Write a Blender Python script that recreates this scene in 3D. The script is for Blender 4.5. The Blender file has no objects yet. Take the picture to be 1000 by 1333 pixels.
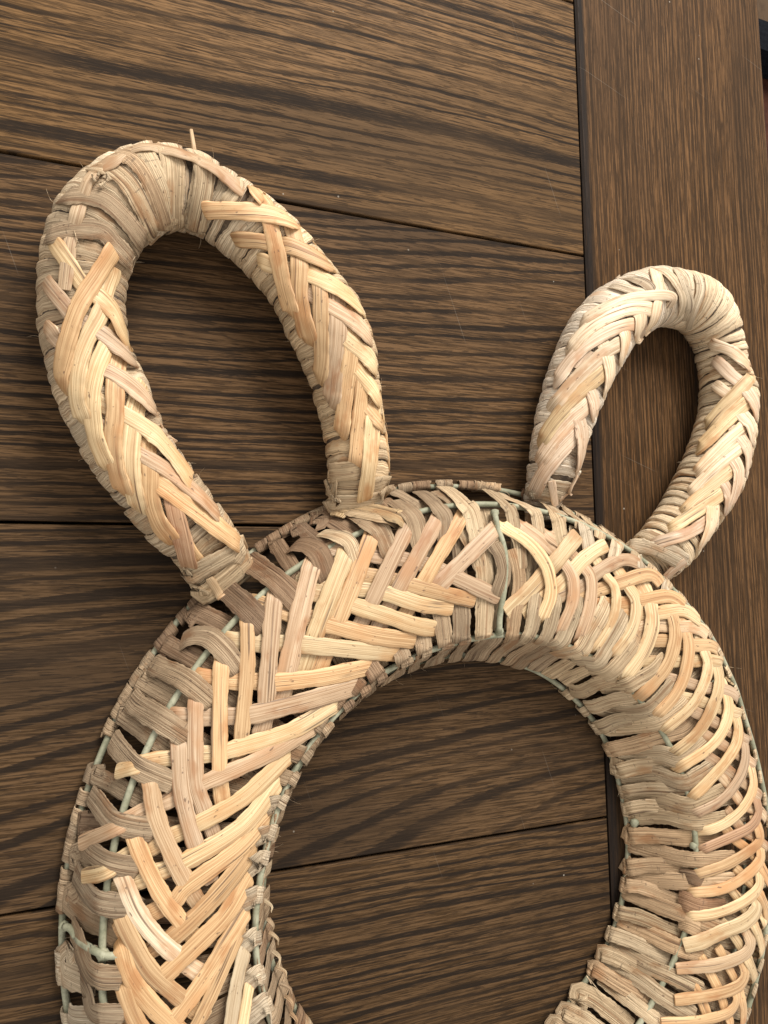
import bpy, math, random
from mathutils import Vector, Matrix
from mathutils.bvhtree import BVHTree

random.seed(7)
sc = bpy.context.scene
col = sc.collection

# ------------------------------------------------------------------ camera
F, H = 1001.0, 0.42                      # focal length in photo pixels, height over the table
M = Matrix(((0.92316109, -0.01632049, 0.38406671),
            (-0.01956012, 0.99580987, 0.08933148),
            (-0.38391535, -0.08997974, 0.91897369)))
CAM = Vector((0, 0, H))
cd = bpy.data.cameras.new('camera')
cam = bpy.data.objects.new('camera', cd)
col.objects.link(cam)
cam.matrix_world = Matrix.Translation(CAM) @ M.transposed().to_4x4()
cd.sensor_fit = 'VERTICAL'
cd.sensor_height = 24.0
cd.lens = 24.0 * F / 1333.0
cd.clip_start, cd.clip_end = 0.01, 50
sc.camera = cam

# ------------------------------------------------------------------ light
w = bpy.data.worlds.new('World')
sc.world = w
w.use_nodes = True
bg = w.node_tree.nodes['Background']
bg.inputs[0].default_value = (1.0, 0.98, 0.95, 1)
bg.inputs[1].default_value = 0.90

def area(name, loc, target, sx, sy, power, colr):
    l = bpy.data.lights.new(name, 'AREA')
    l.shape = 'RECTANGLE'
    l.size, l.size_y, l.energy, l.color = sx, sy, power, colr
    o = bpy.data.objects.new(name, l)
    col.objects.link(o)
    o.location = loc
    o.rotation_euler = (Vector(target) - Vector(loc)).to_track_quat('-Z', 'Y').to_euler()
    return o
area('window_light', (0.75, 1.85, 1.7), (0.2, 0.0, 0.0), 1.1, 1.2, 94, (1.0, 0.98, 0.955))
vs = sc.view_settings
vs.view_transform = 'Standard'
vs.look = 'None'
vs.gamma = 1
vs.use_curve_mapping = False
vs.exposure = 0.14

# ------------------------------------------------------------------ node helper
class NB:
    def __init__(s, name):
        s.m = bpy.data.materials.new(name)
        s.m.use_nodes = True
        s.t = s.m.node_tree
        s.b = s.t.nodes['Principled BSDF']
    def n(s, typ, **kw):
        nd = s.t.nodes.new(typ)
        for k, v in kw.items():
            setattr(nd, k, v)
        return nd
    def put(s, sock, v):
        if isinstance(v, bpy.types.NodeSocket):
            s.t.links.new(v, sock)
        elif v is not None:
            sock.default_value = v
    def math(s, op, a, b=None, c=None, clamp=False):
        nd = s.n('ShaderNodeMath', operation=op, use_clamp=clamp)
        for i, v in enumerate((a, b, c)):
            if v is not None:
                s.put(nd.inputs[i], v)
        return nd.outputs[0]
    def comb(s, x, y, z=0.0):
        nd = s.n('ShaderNodeCombineXYZ')
        for i, v in enumerate((x, y, z)):
            s.put(nd.inputs[i], v)
        return nd.outputs[0]
    def noise(s, vec, scale=1.0, detail=2.0, rough=0.5, dist=0.0):
        nd = s.n('ShaderNodeTexNoise')
        s.put(nd.inputs['Vector'], vec)
        nd.inputs['Scale'].default_value = scale
        nd.inputs['Detail'].default_value = detail
        nd.inputs['Roughness'].default_value = rough
        nd.inputs['Distortion'].default_value = dist
        return nd.outputs[0]
    def ss(s, v, a, b, lo=0.0, hi=1.0):
        nd = s.n('ShaderNodeMapRange', interpolation_type='SMOOTHSTEP')
        s.put(nd.inputs[0], v)
        for i, x in zip((1, 2, 3, 4), (a, b, lo, hi)):
            s.put(nd.inputs[i], x)
        return nd.outputs[0]
    def mix(s, f, a, b, blend='MIX'):
        nd = s.n('ShaderNodeMix', data_type='RGBA', blend_type=blend)
        s.put(nd.inputs[0], f)
        for sk, v in ((nd.inputs[6], a), (nd.inputs[7], b)):
            if isinstance(v, tuple) and len(v) == 3:
                v = v + (1,)
            s.put(sk, v)
        return nd.outputs[2]
    def bump(s, h, strength, dist, nrm=None):
        nd = s.n('ShaderNodeBump')
        nd.inputs['Strength'].default_value = strength
        nd.inputs['Distance'].default_value = dist
        s.put(nd.inputs['Height'], h)
        if nrm is not None:
            s.put(nd.inputs['Normal'], nrm)
        return nd.outputs[0]
    def out(s, color, rough, normal=None, spec=0.5):
        s.put(s.b.inputs['Base Color'], color)
        s.put(s.b.inputs['Roughness'], rough)
        s.b.inputs['Specular IOR Level'].default_value = spec
        if normal is not None:
            s.put(s.b.inputs['Normal'], normal)
        return s.m

def wood(name, v0, a, b, freq, seed, light=(0.1044, 0.0555, 0.0236), dark=(0.0165, 0.012, 0.009),
         duty=0.5, axis=0, bandstr=1.0, warp=0.0042, edge=None):
    """Dark stained oak: growth rings cut as hyperbolas, ragged pores, fibres."""
    N = NB(name)
    tc = N.n('ShaderNodeTexCoord').outputs['Object']
    sp = N.n('ShaderNodeSeparateXYZ')
    N.put(sp.inputs[0], tc)
    u, v = (sp.outputs[0], sp.outputs[1]) if axis == 0 else (sp.outputs[1], sp.outputs[0])
    uv = N.comb(u, v, seed)
    # slow wander of the grain
    w1 = N.noise(N.comb(N.math('MULTIPLY', u, 2.6), N.math('MULTIPLY', v, 9.0), seed), 1.0, 2, 0.5)
    vv = N.math('ADD', v, N.math('MULTIPLY', N.math('SUBTRACT', w1, 0.5), warp * 7))
    w2 = N.noise(N.comb(N.math('MULTIPLY', u, 16.0), N.math('MULTIPLY', v, 90.0), seed + 3), 1.0, 2, 0.6)
    vv = N.math('ADD', vv, N.math('MULTIPLY', N.math('SUBTRACT', w2, 0.5), warp))
    d = N.math('SUBTRACT', vv, v0)
    e = N.math('MULTIPLY_ADD', u, b, a)
    r = N.math('SQRT', N.math('ADD', N.math('MULTIPLY', d, d), N.math('MULTIPLY', e, e)))
    # uneven ring spacing
    ring = N.math('MULTIPLY', r, freq)
    ring = N.math('ADD', ring, N.math('MULTIPLY', N.noise(N.comb(N.math('MULTIPLY', ring, 0.31), seed, 0), 1.0, 2, 0.6), 4.2))
    # ragged edge of the pore band
    rag = N.noise(N.comb(N.math('MULTIPLY', u, 60.0), N.math('MULTIPLY', v, 1300.0), seed), 1.0, 3, 0.7)
    ph = N.math('FRACT', N.math('ADD', ring, N.math('MULTIPLY', rag, 0.34)))
    band = N.math('MULTIPLY', N.ss(ph, 1.0 - duty - 0.09, 1.0 - duty + 0.05), N.ss(ph, 0.955, 1.0, 1.0, 0.0))
    amp = N.noise(N.comb(N.math('MULTIPLY', u, 4.0), N.math('MULTIPLY', v, 26.0), seed + 9), 1.0, 2, 0.5)
    band = N.math('MULTIPLY', band, N.ss(amp, 0.28, 0.50, 0.42, 1.0))
    # pores: short dashes
    por = N.noise(N.comb(N.math('MULTIPLY', u, 62.0), N.math('MULTIPLY', v, 1050.0), seed + 5), 1.0, 2, 0.6)
    dash = N.ss(por, 0.555, 0.60)
    fib = N.noise(N.comb(N.math('MULTIPLY', u, 30.0), N.math('MULTIPLY', v, 900.0), seed + 2), 1.0, 4, 0.75)
    big = N.noise(N.comb(N.math('MULTIPLY', u, 3.0), N.math('MULTIPLY', v, 12.0), seed + 1), 1.0, 3, 0.55)
    darkness = N.math('MULTIPLY', band, bandstr)
    darkness = N.math('MULTIPLY', darkness, N.ss(rag, 0.30, 0.50, 0.55, 1.0))
    darkness = N.math('MAXIMUM', darkness, N.math('MULTIPLY', dash, 0.66))
    lt = N.mix(N.ss(fib, 0.41, 0.60), tuple(c * 0.52 for c in light), tuple(c * 1.34 for c in light))
    lt = N.mix(N.ss(big, 0.42, 0.72, 0.0, 0.75), lt, (light[0] * 0.52, light[1] * 0.56, light[2] * 0.66))
    c = N.mix(N.math('MULTIPLY', darkness, 0.94), lt, dark)
    if edge is not None:          # stain gathered along the groove edge
        en = N.math('MULTIPLY_ADD', N.math('SUBTRACT', fib, 0.5), 0.004, v)
        c = N.mix(N.ss(en, edge + 0.0045, edge + 0.0085, 0.82, 0.0), c, (0.013, 0.011, 0.010))
    # fine hair scratches and dust
    s1 = N.noise(N.comb(N.math('MULTIPLY', N.math('ADD', u, N.math('MULTIPLY', v, 0.35)), 900.0), N.math('MULTIPLY', v, 9.0), seed + 20), 1.0, 1, 0.5)
    scr = N.math('MULTIPLY', N.ss(s1, 0.78, 0.82), 0.16)
    vor = N.n('ShaderNodeTexVoronoi')
    N.put(vor.inputs['Vector'], uv)
    vor.inputs['Scale'].default_value = 62.0
    dust = N.math('MULTIPLY', N.ss(vor.outputs['Distance'], 0.025, 0.045, 1.0, 0.0),
                  N.ss(N.noise(uv, 38.0, 1), 0.56, 0.62))
    c = N.mix(N.math('MAXIMUM', scr, N.math('MULTIPLY', dust, 0.6)), c, (0.42, 0.37, 0.30))
    rough = N.ss(big, 0.3, 0.7, 0.40, 0.50)
    rough = N.math('ADD', rough, N.math('MULTIPLY', darkness, 0.12))
    hgt = N.math('SUBTRACT', N.math('MULTIPLY', fib, 0.35), N.math('ADD', N.math('MULTIPLY', dash, 0.45), N.math('MULTIPLY', darkness, 0.5)))
    nr = N.bump(hgt, 0.30, 0.0004)
    return N.out(c, rough, nr, 0.03)

def fibre(name, leaf):
    """Split cane (leaf=False) or dried flat leaf wrapping (leaf=True); colour from the object."""
    N = NB(name)
    oi = N.n('ShaderNodeObjectInfo')
    uvn = N.n('ShaderNodeTexCoord').outputs['UV']
    sp = N.n('ShaderNodeSeparateXYZ')
    N.put(sp.inputs[0], uvn)
    u, v = sp.outputs[0], sp.outputs[1]          # u metres along, v metres across
    sd = N.math('MULTIPLY', oi.outputs['Random'], 173.0)
    def nz(su, sv, off, det=2, rg=0.5):
        return N.noise(N.comb(N.math('MULTIPLY', u, su), N.math('MULTIPLY', v, sv), N.math('ADD', sd, off)), 1.0, det, rg)
    base = oi.outputs['Color']
    fine = nz(16, 1500 if not leaf else 1900, 0, 4, 0.75)
    mid = nz(11, 480, 7, 2, 0.6)
    slow = nz(28, 60, 13, 3, 0.55)
    spot = nz(260, 520, 19, 2, 0.5)
    node = nz(38, 90, 61, 3, 0.6)
    c = N.mix(N.ss(fine, 0.34, 0.66), N.mix(1.0, base, (0.68, 0.58, 0.48) if not leaf else (0.52, 0.43, 0.35), 'MULTIPLY'), N.mix(1.0, base, (1.15, 1.16, 1.15) if not leaf else (1.30, 1.26, 1.20), 'MULTIPLY'))
    c = N.mix(N.ss(mid, 0.56, 0.72, 0.0, 0.75 if not leaf else 0.85), c, N.mix(1.0, base, (0.52, 0.38, 0.29), 'MULTIPLY'))
    c = N.mix(N.ss(slow, 0.50, 0.74, 0.0, 0.8), c, N.mix(1.0, base, (0.86, 0.64, 0.47) if not leaf else (0.74, 0.68, 0.62), 'MULTIPLY'))
    c = N.mix(N.ss(slow, 0.45, 0.25, 0.0, 0.35), c, N.mix(1.0, base, (1.14, 1.15, 1.12), 'MULTIPLY'))
    line = N.ss(nz(9, 620, 31, 2, 0.6), 0.60, 0.66)
    patch = N.ss(nz(26, 90, 43, 2, 0.5), 0.45, 0.60)
    c = N.mix(N.math('MULTIPLY', N.math('MULTIPLY', line, patch), 0.75), c, (0.10, 0.055, 0.032))
    c = N.mix(N.ss(node, 0.54, 0.70, 0.0, 0.75), c, N.mix(1.0, base, (0.66, 0.45, 0.31), 'MULTIPLY'))
    c = N.mix(N.math('MULTIPLY', N.ss(spot, 0.67, 0.74), 0.7), c, (0.11, 0.06, 0.035))
    if leaf:
        crk = nz(520, 160, 51, 2, 0.6)
        c = N.mix(N.math('MULTIPLY', N.ss(crk, 0.66, 0.72), 0.5), c, (0.09, 0.06, 0.04))
        h = N.math('ADD', N.math('MULTIPLY', fine, 0.8), N.math('MULTIPLY', mid, 0.8))
        h = N.math('SUBTRACT', h, N.math('MULTIPLY', N.math('MULTIPLY', line, patch), 0.5))
        nr = N.bump(h, 1.0, 0.0013)
        return N.out(c, 0.72, nr, 0.28)
    wav = N.math('SINE', N.math('MULTIPLY_ADD', v, 7200.0, N.math('MULTIPLY', mid, 5.0)))
    h = N.math('ADD', N.math('MULTIPLY', fine, 0.7), N.math('MULTIPLY', wav, 0.07))
    h = N.math('SUBTRACT', h, N.math('MULTIPLY', N.math('MULTIPLY', line, patch), 0.5))
    nr = N.bump(h, 0.55, 0.0005)
    return N.out(c, N.ss(fine, 0.3, 0.7, 0.60, 0.46), nr, 0.36)

CANE = fibre('split_cane', False)
LEAF = fibre('dried_leaf', True)

def plain(name, c1, c2, scale, rough, bump=0.3, dist=0.0006, spec=0.4):
    N = NB(name)
    tc = N.n('ShaderNodeTexCoord').outputs['Object']
    a = N.noise(tc, scale, 4, 0.6)
    b = N.noise(tc, scale * 6, 3, 0.6)
    c = N.mix(N.ss(a, 0.35, 0.65), c1, c2)
    c = N.mix(N.ss(b, 0.45, 0.75, 0.0, 0.5), c, tuple(x * 0.6 for x in c1))
    return N.out(c, rough, N.bump(b, bump, dist), spec)

ROD = plain('green_willow_rod', (0.22, 0.215, 0.135), (0.36, 0.345, 0.235), 90, 0.6)
CORE = plain('stuffed_fibre_core', (0.05, 0.034, 0.022), (0.13, 0.09, 0.055), 160, 0.85, 0.8, 0.001)
SEAM_DARK = plain('dark_seam_blocker', (0.016, 0.012, 0.01), (0.03, 0.022, 0.016), 20, 0.8)  # near-black, for the slab that keeps the seams dark
FLOOR = plain('floor_wood', (0.060, 0.036, 0.020), (0.085, 0.053, 0.03), 5, 0.6, 0.3, 0.0006, 0.1)
BLACK = plain('black_cushion_cloth', (0.004, 0.0045, 0.006), (0.007, 0.008, 0.010), 200, 0.9, 0.3, 0.0006, 0.05)
CHAIRWOOD = plain('red_brown_chair_wood', (0.030, 0.010, 0.006), (0.055, 0.019, 0.010), 30, 0.6, 0.3, 0.0006, 0.08)

# ------------------------------------------------------------------ mesh helpers
def mesh_obj(name, verts, faces, mat, parent=None, uvs=None, smooth=True, color=None):
    me = bpy.data.meshes.new(name)
    me.from_pydata([tuple(v) for v in verts], [], faces)
    if uvs:
        ul = me.uv_layers.new(name='UVMap')
        flat = []
        for f in faces:
            for i in f:
                flat += uvs[i]
        ul.data.foreach_set('uv', flat)
    if smooth:
        me.polygons.foreach_set('use_smooth', [True] * len(me.polygons))
    me.materials.append(mat)
    me.update()
    o = bpy.data.objects.new(name, me)
    col.objects.link(o)
    o.parent = parent
    if color:
        o.color = (*color, 1)
    return o

def box(x0, x1, y0, y1, z0, z1, bev=0.001, bevs=None):
    """Box with its top edges eased; bevs = (x0, x1, y0, y1) insets."""
    b = bevs or (bev,) * 4
    bz = max(b)
    v = [(x0, y0, z0), (x1, y0, z0), (x1, y1, z0), (x0, y1, z0)]
    drops = z1 - min(bz, 0.0016)
    v += [(x0, y0, drops), (x1, y0, drops), (x1, y1, drops), (x0, y1, drops)]
    m = 0.35
    v += [(x0 + b[0] * m, y0 + b[2] * m, z1 - (z1 - drops) * .35), (x1 - b[1] * m, y0 + b[2] * m, z1 - (z1 - drops) * .35),
          (x1 - b[1] * m, y1 - b[3] * m, z1 - (z1 - drops) * .35), (x0 + b[0] * m, y1 - b[3] * m, z1 - (z1 - drops) * .35)]
    v += [(x0 + b[0], y0 + b[2], z1), (x1 - b[1], y0 + b[2], z1), (x1 - b[1], y1 - b[3], z1), (x0 + b[0], y1 - b[3], z1)]
    f = [(3, 2, 1, 0)]
    for k in range(3):
        for i in range(4):
            j = (i + 1) % 4
            f.append((k * 4 + i, k * 4 + j, k * 4 + 4 + j, k * 4 + 4 + i))
    f.append((12, 13, 14, 15))
    return v, f

def catmull(P, n):
    """Resample a polyline of tuples through Catmull-Rom, n samples in all, even in chord length."""
    P = [Vector(p) for p in P]
    if len(P) == 2:
        return [P[0].lerp(P[1], i / (n - 1)) for i in range(n)]
    Q = [P[0] * 2 - P[1]] + P + [P[-1] * 2 - P[-2]]
    L = [0.0]
    for i in range(len(P) - 1):
        L.append(L[-1] + max((P[i + 1].xy - P[i].xy).length, 1e-6))
    out = []
    k = 0
    for i in range(n):
        s = L[-1] * i / (n - 1)
        while k < len(P) - 2 and s > L[k + 1]:
            k += 1
        t = (s - L[k]) / (L[k + 1] - L[k])
        a, b, c, d = Q[k], Q[k + 1], Q[k + 2], Q[k + 3]
        out.append(0.5 * ((2 * b) + (c - a) * t + (2 * a - 5 * b + 4 * c - d) * t * t + (3 * b - a - 3 * c + d) * t ** 3))
    return out

def tube(path, rad, sides=8, closed=False):
    n = len(path)
    V, Fc = [], []
    for i, p in enumerate(path):
        if closed:
            t = path[(i + 1) % n] - path[i - 1]
        else:
            t = path[min(i + 1, n - 1)] - path[max(i - 1, 0)]
        t.normalize()
        a = Vector((0, 0, 1)) if abs(t.z) < 0.9 else Vector((1, 0, 0))
        s = t.cross(a).normalized()
        q = s.cross(t)
        r = rad(i / max(1, n - 1)) if callable(rad) else rad
        for k in range(sides):
            an = 2 * math.pi * k / sides
            V.append(p + (s * math.cos(an) + q * math.sin(an)) * r)
    m = n if closed else n - 1
    for i in range(m):
        j = (i + 1) % n
        for k in range(sides):
            l = (k + 1) % sides
            Fc.append((i * sides + k, i * sides + l, j * sides + l, j * sides + k))
    if not closed:
        Fc.append(tuple(reversed(range(sides))))
        Fc.append(tuple((n - 1) * sides + k for k in range(sides)))
    return V, Fc

def join(parts):
    V, Fc = [], []
    for v, f in parts:
        o = len(V)
        V += list(v)
        Fc += [tuple(i + o for i in q) for q in f]
    return V, Fc

def ray(px, py):
    return (M.transposed() @ Vector((px - 500.0, -(py - 666.5), -F))).normalized()

def on_plane(px, py, z):
    d = ray(px, py)
    return CAM + d * ((z - H) / d.z)

# ------------------------------------------------------------------ table
def thing(name, label, cat, loc=(0, 0, 0)):
    o = bpy.data.objects.new(name, None)
    col.objects.link(o)
    o.location = loc
    o['label'] = label
    o['category'] = cat
    return o

table = thing('dining_table', 'dark stained oak table top of wide planks with an end board', 'table', (0, 0, -0.03))
SEAM_X = 0.3296
EDGE_X = 0.5124
ys = [0.597, 0.4092, 0.2221, 0.0322, -0.1545, -0.342, -0.53]
mats = [wood('oak_plank_a', 0.30, 0.05, 0.02, 140, 1.3, duty=0.30),
        wood('oak_plank_b', 0.34, 0.06, 0.10, 112, 4.7, duty=0.30, light=(0.1295, 0.0705, 0.0293)),
        wood('oak_plank_c', 0.19, 0.05, 0.12, 135, 9.2, duty=0.36, light=(0.0988, 0.0555, 0.0262)),
        wood('oak_plank_d', -0.12, 0.120, -0.14, 122, 15.8, duty=0.34, light=(0.0837, 0.0480, 0.0233), bandstr=0.95),
        wood('oak_plank_e', 0.21, 0.05, -0.10, 160, 21.1, duty=0.36, light=(0.0837, 0.0475, 0.0223)),
        wood('oak_plank_f', 0.30, 0.05, 0.1, 120, 27.1)]
for i in range(6):
    y1, y0 = ys[i], ys[i + 1]
    yc = (y0 + y1) / 2
    x0, xc = -0.85, -0.1
    v, f = box(x0 - xc, SEAM_X - 0.0011 - xc, y0 - yc + 0.0008, y1 - yc - 0.0008, -0.022, 0, 0.0007)
    o = mesh_obj('plank', v, f, mats[i], table, smooth=False)
    o.location = (xc, yc, 0.03)
endm = wood('oak_end_board', 0.30, 0.05, 0.006, 290, 33.3, duty=0.46, axis=1, light=(0.1002, 0.0519, 0.0224), dark=(0.022, 0.0145, 0.009), bandstr=0.75, warp=0.0022, edge=SEAM_X - (SEAM_X + EDGE_X) / 2)
xc = (SEAM_X + EDGE_X) / 2
v, f = box(SEAM_X + 0.0011 - xc, EDGE_X - xc, -0.53, 0.597, -0.022, 0, bevs=(0.0052, 0.0022, 0.002, 0.002))
o = mesh_obj('end_board', v, f, endm, table, smooth=False)
o.location = (xc, 0, 0.03)
v, f = box(-0.84, EDGE_X - 0.012, -0.52, 0.587, -0.03, -0.0222, 0.001)  # dark slab added under the boards to stop light leaking through the seams
o = mesh_obj('seam_blocker', v, f, SEAM_DARK, table, smooth=False)
o.location = (0, 0, 0.03)

# floor and the chair glimpsed past the table's end
v, f = box(-2.5, 3.0, -2.5, 3.0, -0.78, -0.76, 0.001)
o = mesh_obj('floor', v, f, FLOOR, smooth=False)
o['kind'] = 'structure'
chair = thing('chair', 'chair with black pad on reddish brown wood beyond the table end', 'chair', (0.80, 0.69, -0.76))
def chair_part(name, x0, x1, y0, y1, z0, z1, mat, bev=0.006):
    v, f = box(x0, x1, y0, y1, z0, z1, bev)
    return mesh_obj(name, v, f, mat, chair, smooth=False)
chair_part('seat_pad', -0.20, 0.22, 0.012, 0.055, 0.44, 0.485, BLACK, 0.02)
chair_part('seat', -0.20, 0.24, -0.24, 0.058, 0.405, 0.438, CHAIRWOOD)
for a_, b_ in ((-0.19, -0.23), (0.19, -0.23), (-0.19, 0.01), (0.19, 0.01)):
    chair_part('leg', a_, a_ + 0.04, b_, b_ + 0.04, 0.0, 0.404, CHAIRWOOD)

# ------------------------------------------------------------------ ring: measured hoops
RC = Vector((0.2255, -0.1638, 0))
RT, RB = 0.0395, 0.0045                   # heights of the upper and lower hoops
RO_T, RO_B, RI_T, RI_B = 0.2068, 0.2225, 0.1350, 0.1158
TAB = [(-180, 0), (-70, 0), (-40, .003), (-25, .004), (-12, .005), (0, .0075), (10, .0095), (20, .0095), (29, .0065), (39, .0035), (50, .003), (60, .002), (90, 0.0005), (105, .0), (180, 0)]
def squeeze(a):
    d = (math.degrees(a) + 180) % 360 - 180
    for (x0, y0), (x1, y1) in zip(TAB, TAB[1:]):
        if d <= x1:
            t = (d - x0) / (x1 - x0)
            return y0 + (y1 - y0) * t * t * (3 - 2 * t)
    return 0.0
def pol(r, a, z):
    ko = max(0.0, min(1.0, (r - 0.165) / (RO_T - 0.165)))
    ki = max(0.0, min(1.2, (RI_T - r) / (RI_T - RI_B)))
    km = max(0.0, 1.0 - abs(r - RI_T) / 0.028)
    dm = math.degrees(a + math.pi / 4 + math.pi) % 360 - 180
    r += km * (0.0024 * math.cos(2 * a) - 0.004 * math.exp(-(dm / 18) ** 2))
    r = r - squeeze(a) * ko + (0.1195 - 0.0045 * math.cos(a) - RI_B) * ki
    return Vector((RC.x + r * math.cos(a), RC.y + r * math.sin(a), z))

prof = [(RO_B + 0.0005, RB - 0.002), (RO_B, RB + 0.003), (0.2165, 0.018), (0.2105, 0.032), (RO_T - 0.0005, RT + 0.0002), (0.1990, 0.0425), (0.186, 0.0452), (0.171, 0.0462),
        (0.156, 0.0450), (0.1435, 0.0424), (RI_T + 0.0005, RT), (0.1295, 0.030), (0.1230, 0.0165), (RI_B, RB + 0.003), (RI_B - 0.0005, RB - 0.002)]
pf = catmull([(a, b, 0) for a, b in prof], 46)
V, Fc = [], []
NA = 240
for i in range(NA):
    a = 2 * math.pi * i / NA
    for p in pf:
        V.append(pol(p.x, a, p.y))
np_ = len(pf)
for i in range(NA):
    j = (i + 1) % NA
    for k in range(np_ - 1):
        Fc.append((i * np_ + k, j * np_ + k, j * np_ + k + 1, i * np_ + k + 1))
ring_bvh = BVHTree.FromPolygons(V, Fc)

# ------------------------------------------------------------------ ears: tubes from paired outlines
class Ear:
    def __init__(s, pairs, lift=0.0):
        C, R = [], []
        for ox, oy, ix, iy in pairs:
            a, b = ray(ox, oy), ray(ix, iy)
            mid = (a + b).normalized()
            ang = a.angle(b) / 2
            r = 0.018
            for _ in range(6):
                t = (r + lift + 0.001 - H) / mid.z
                r = t * math.sin(ang)
            C.append(CAM + mid * t)
            R.append(r)
        pts = catmull([(*c, ) for c in C], 150)
        rr = catmull([(i, r * 1000, 0) for i, r in enumerate(R)], 150)
        # radius resampled along the same parameter
        L = [0]
        for i in range(1, len(C)):
            L.append(L[-1] + (C[i] - C[i - 1]).length)
        P2 = catmull([(l, r, 0) for l, r in zip(L, R)], 150)
        s.C = pts
        s.R = [p.y for p in P2]
        for _ in range(6):
            s.R = [s.R[0]] + [(s.R[i - 1] + s.R[i] * 2 + s.R[i + 1]) / 4 for i in range(1, 149)] + [s.R[-1]]
        for _ in range(3):
            s.C = [s.C[0]] + [(s.C[i - 1] + s.C[i] * 2 + s.C[i + 1]) / 4 for i in range(1, 149)] + [s.C[-1]]
        for k, m_ in enumerate((0.90, 0.95, 0.98)):
            s.R[k] *= m_
            s.R[149 - k] *= m_
        s.T = []
        for i in range(150):
            t = s.C[min(i + 1, 149)] - s.C[max(i - 1, 0)]
            s.T.append(t.normalized())
        s.len = sum((s.C[i + 1] - s.C[i]).length for i in range(149))
        s.inset = 0.0030
    def at(s, q, ph, h=0.0):
        """q in 0..149 along the tube, ph around it (0 = outer side, 90 deg = up)."""
        q = max(0.0, min(149.0, q))
        i = min(int(q), 148)
        t = q - i
        c = s.C[i].lerp(s.C[i + 1], t)
        T = s.T[i].lerp(s.T[i + 1], t).normalized()
        r = s.R[i] * (1 - t) + s.R[i + 1] * t - s.inset
        N = Vector((0, 0, 1)).cross(T).normalized()
        U = T.cross(N)
        e = min(q, 149.0 - q) / 11.0           # the ends are pressed flat where they join the ring
        fl = 1.0 if e >= 1 else 0.42 + 0.58 * e * e * (3 - 2 * e)
        c = c - Vector((0, 0, 1)) * (r * (1 - fl))
        return c + N * (math.cos(ph) * (r + h)) + U * (math.sin(ph) * (r * fl + h))
    def mesh(s):
        V, Fc = [], []
        K = 28
        for i in range(150):
            for k in range(K):
                V.append(s.at(i, 2 * math.pi * k / K))
        for i in range(149):
            for k in range(K):
                l = (k + 1) % K
                Fc.append((i * K + k, i * K + l, i * K + K + l, i * K + K + k))
        Fc.append(tuple(range(K)))
        Fc.append(tuple(149 * K + k for k in reversed(range(K))))
        return V, Fc

LEFT_PAIRS = [(270,802,343,732),(257,782,330,712),(222,732,312,683),(182,695,285,650),(142,645,252,607),(105,597,222,562),(75,540,200,503),
 (55,480,181,470),(43,425,171,430),(42,370,169,385),(47,318,176,352),(68,255,190,327),(110,212,203,315),(165,183,218,308),
 (225,182,240,306),(290,210,262,315),(345,245,290,335),(395,290,325,367),(436,340,357,410),(470,385,378,455),(490,440,393,487),
 (499,500,405,522),(507,563,417,566),(513,605,422,612),(512,652,425,662),(510,674,430,682)]
RIGHT_PAIRS = [(684,674,738,678),(681,652,742,657),(683,605,760,612),(690,556,773,565),(702,505,790,522),(718,456,812,478),(744,408,833,444),
 (775,378,846,434),(812,356,856,430),(850,343,865,428),(890,348,873,430),(925,354,882,434),(950,378,892,443),(968,420,901,462),
 (979,466,906,492),(993,510,906,520),(991,552,902,550),(985,590,893,577),(973,630,878,615),(945,673,855,658),(915,717,832,690),(882,757,808,715),(866,776,792,732)]
ear_l, ear_r = Ear(LEFT_PAIRS), Ear(RIGHT_PAIRS)

rabbit = thing('woven_rabbit_wreath', 'woven cane rabbit head wreath with two looped ears lying on the table', 'wreath', (RC.x, RC.y, 0))
rabbit.location = (0, 0, 0)

# hoops of the ring, one welded frame
def hoop(r, z, rad, wob=0.0006, seed=0):
    n = 150
    P = []
    for i in range(n):
        a = 2 * math.pi * i / n
        P.append(pol(r + wob * math.sin(5 * a + seed) + wob * .6 * math.sin(11 * a + seed * 2), a, z + wob * math.sin(4 * a + seed)))
    return tube(P, rad, 8, True)
ROD_R = 0.0017
def px_path(bvh, pts, h, n):
    out = []
    for p in catmull([(x, y, 0) for x, y in pts], n):
        d = ray(p.x, p.y)
        loc, nr, _, _ = bvh.ray_cast(CAM, d)
        if loc is None:
            q = CAM + d * ((0.02 - H) / d.z)
            loc, nr, _, _ = bvh.find_nearest(q)
        out.append(loc + d * (h / min(-0.3, d.dot(nr)) * 1.0))
    return out
def blob(c, r):
    V, Fc = [], []
    for i in range(7):
        th = math.pi * i / 6
        for k in range(8):
            ph = 2 * math.pi * k / 8
            V.append(c + Vector((math.sin(th) * math.cos(ph), math.sin(th) * math.sin(ph), math.cos(th))) * r * random.uniform(.85, 1.15))
    for i in range(6):
        for k in range(8):
            l = (k + 1) % 8
            Fc.append((i * 8 + k, i * 8 + l, i * 8 + 8 + l, i * 8 + 8 + k))
    return V, Fc
wires = [hoop(RO_T, RT, ROD_R, 0.0005, 1), hoop(RI_T, RT, ROD_R, 0.0007, 2), hoop(RO_B, RB, ROD_R, 0.0006, 3), hoop(RI_B, RB, ROD_R, 0.0006, 4)]
cross = [[(644,668),(649,690),(656,712),(659,740),(656,770),(651,800),(650,823)], [(84,1206),(92,1209),(104,1225),(126,1239),(139,1244),(154,1244)]]
for c_ in cross:
    wires.append(tube(px_path(ring_bvh, c_, 0.0022, 24), ROD_R, 8))
for x, y, s_ in ((644,668,1.5), (650,822,1.45), (134,1243,1.9), (84,1206,1.5), (903,1101,1.5), (826,1071,1.8)):
    p = px_path(ring_bvh, [(x, y), (x + 1, y)], 0.0012, 2)[0]
    wires.append(blob(p, ROD_R * s_))
v, f = join(wires)
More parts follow.
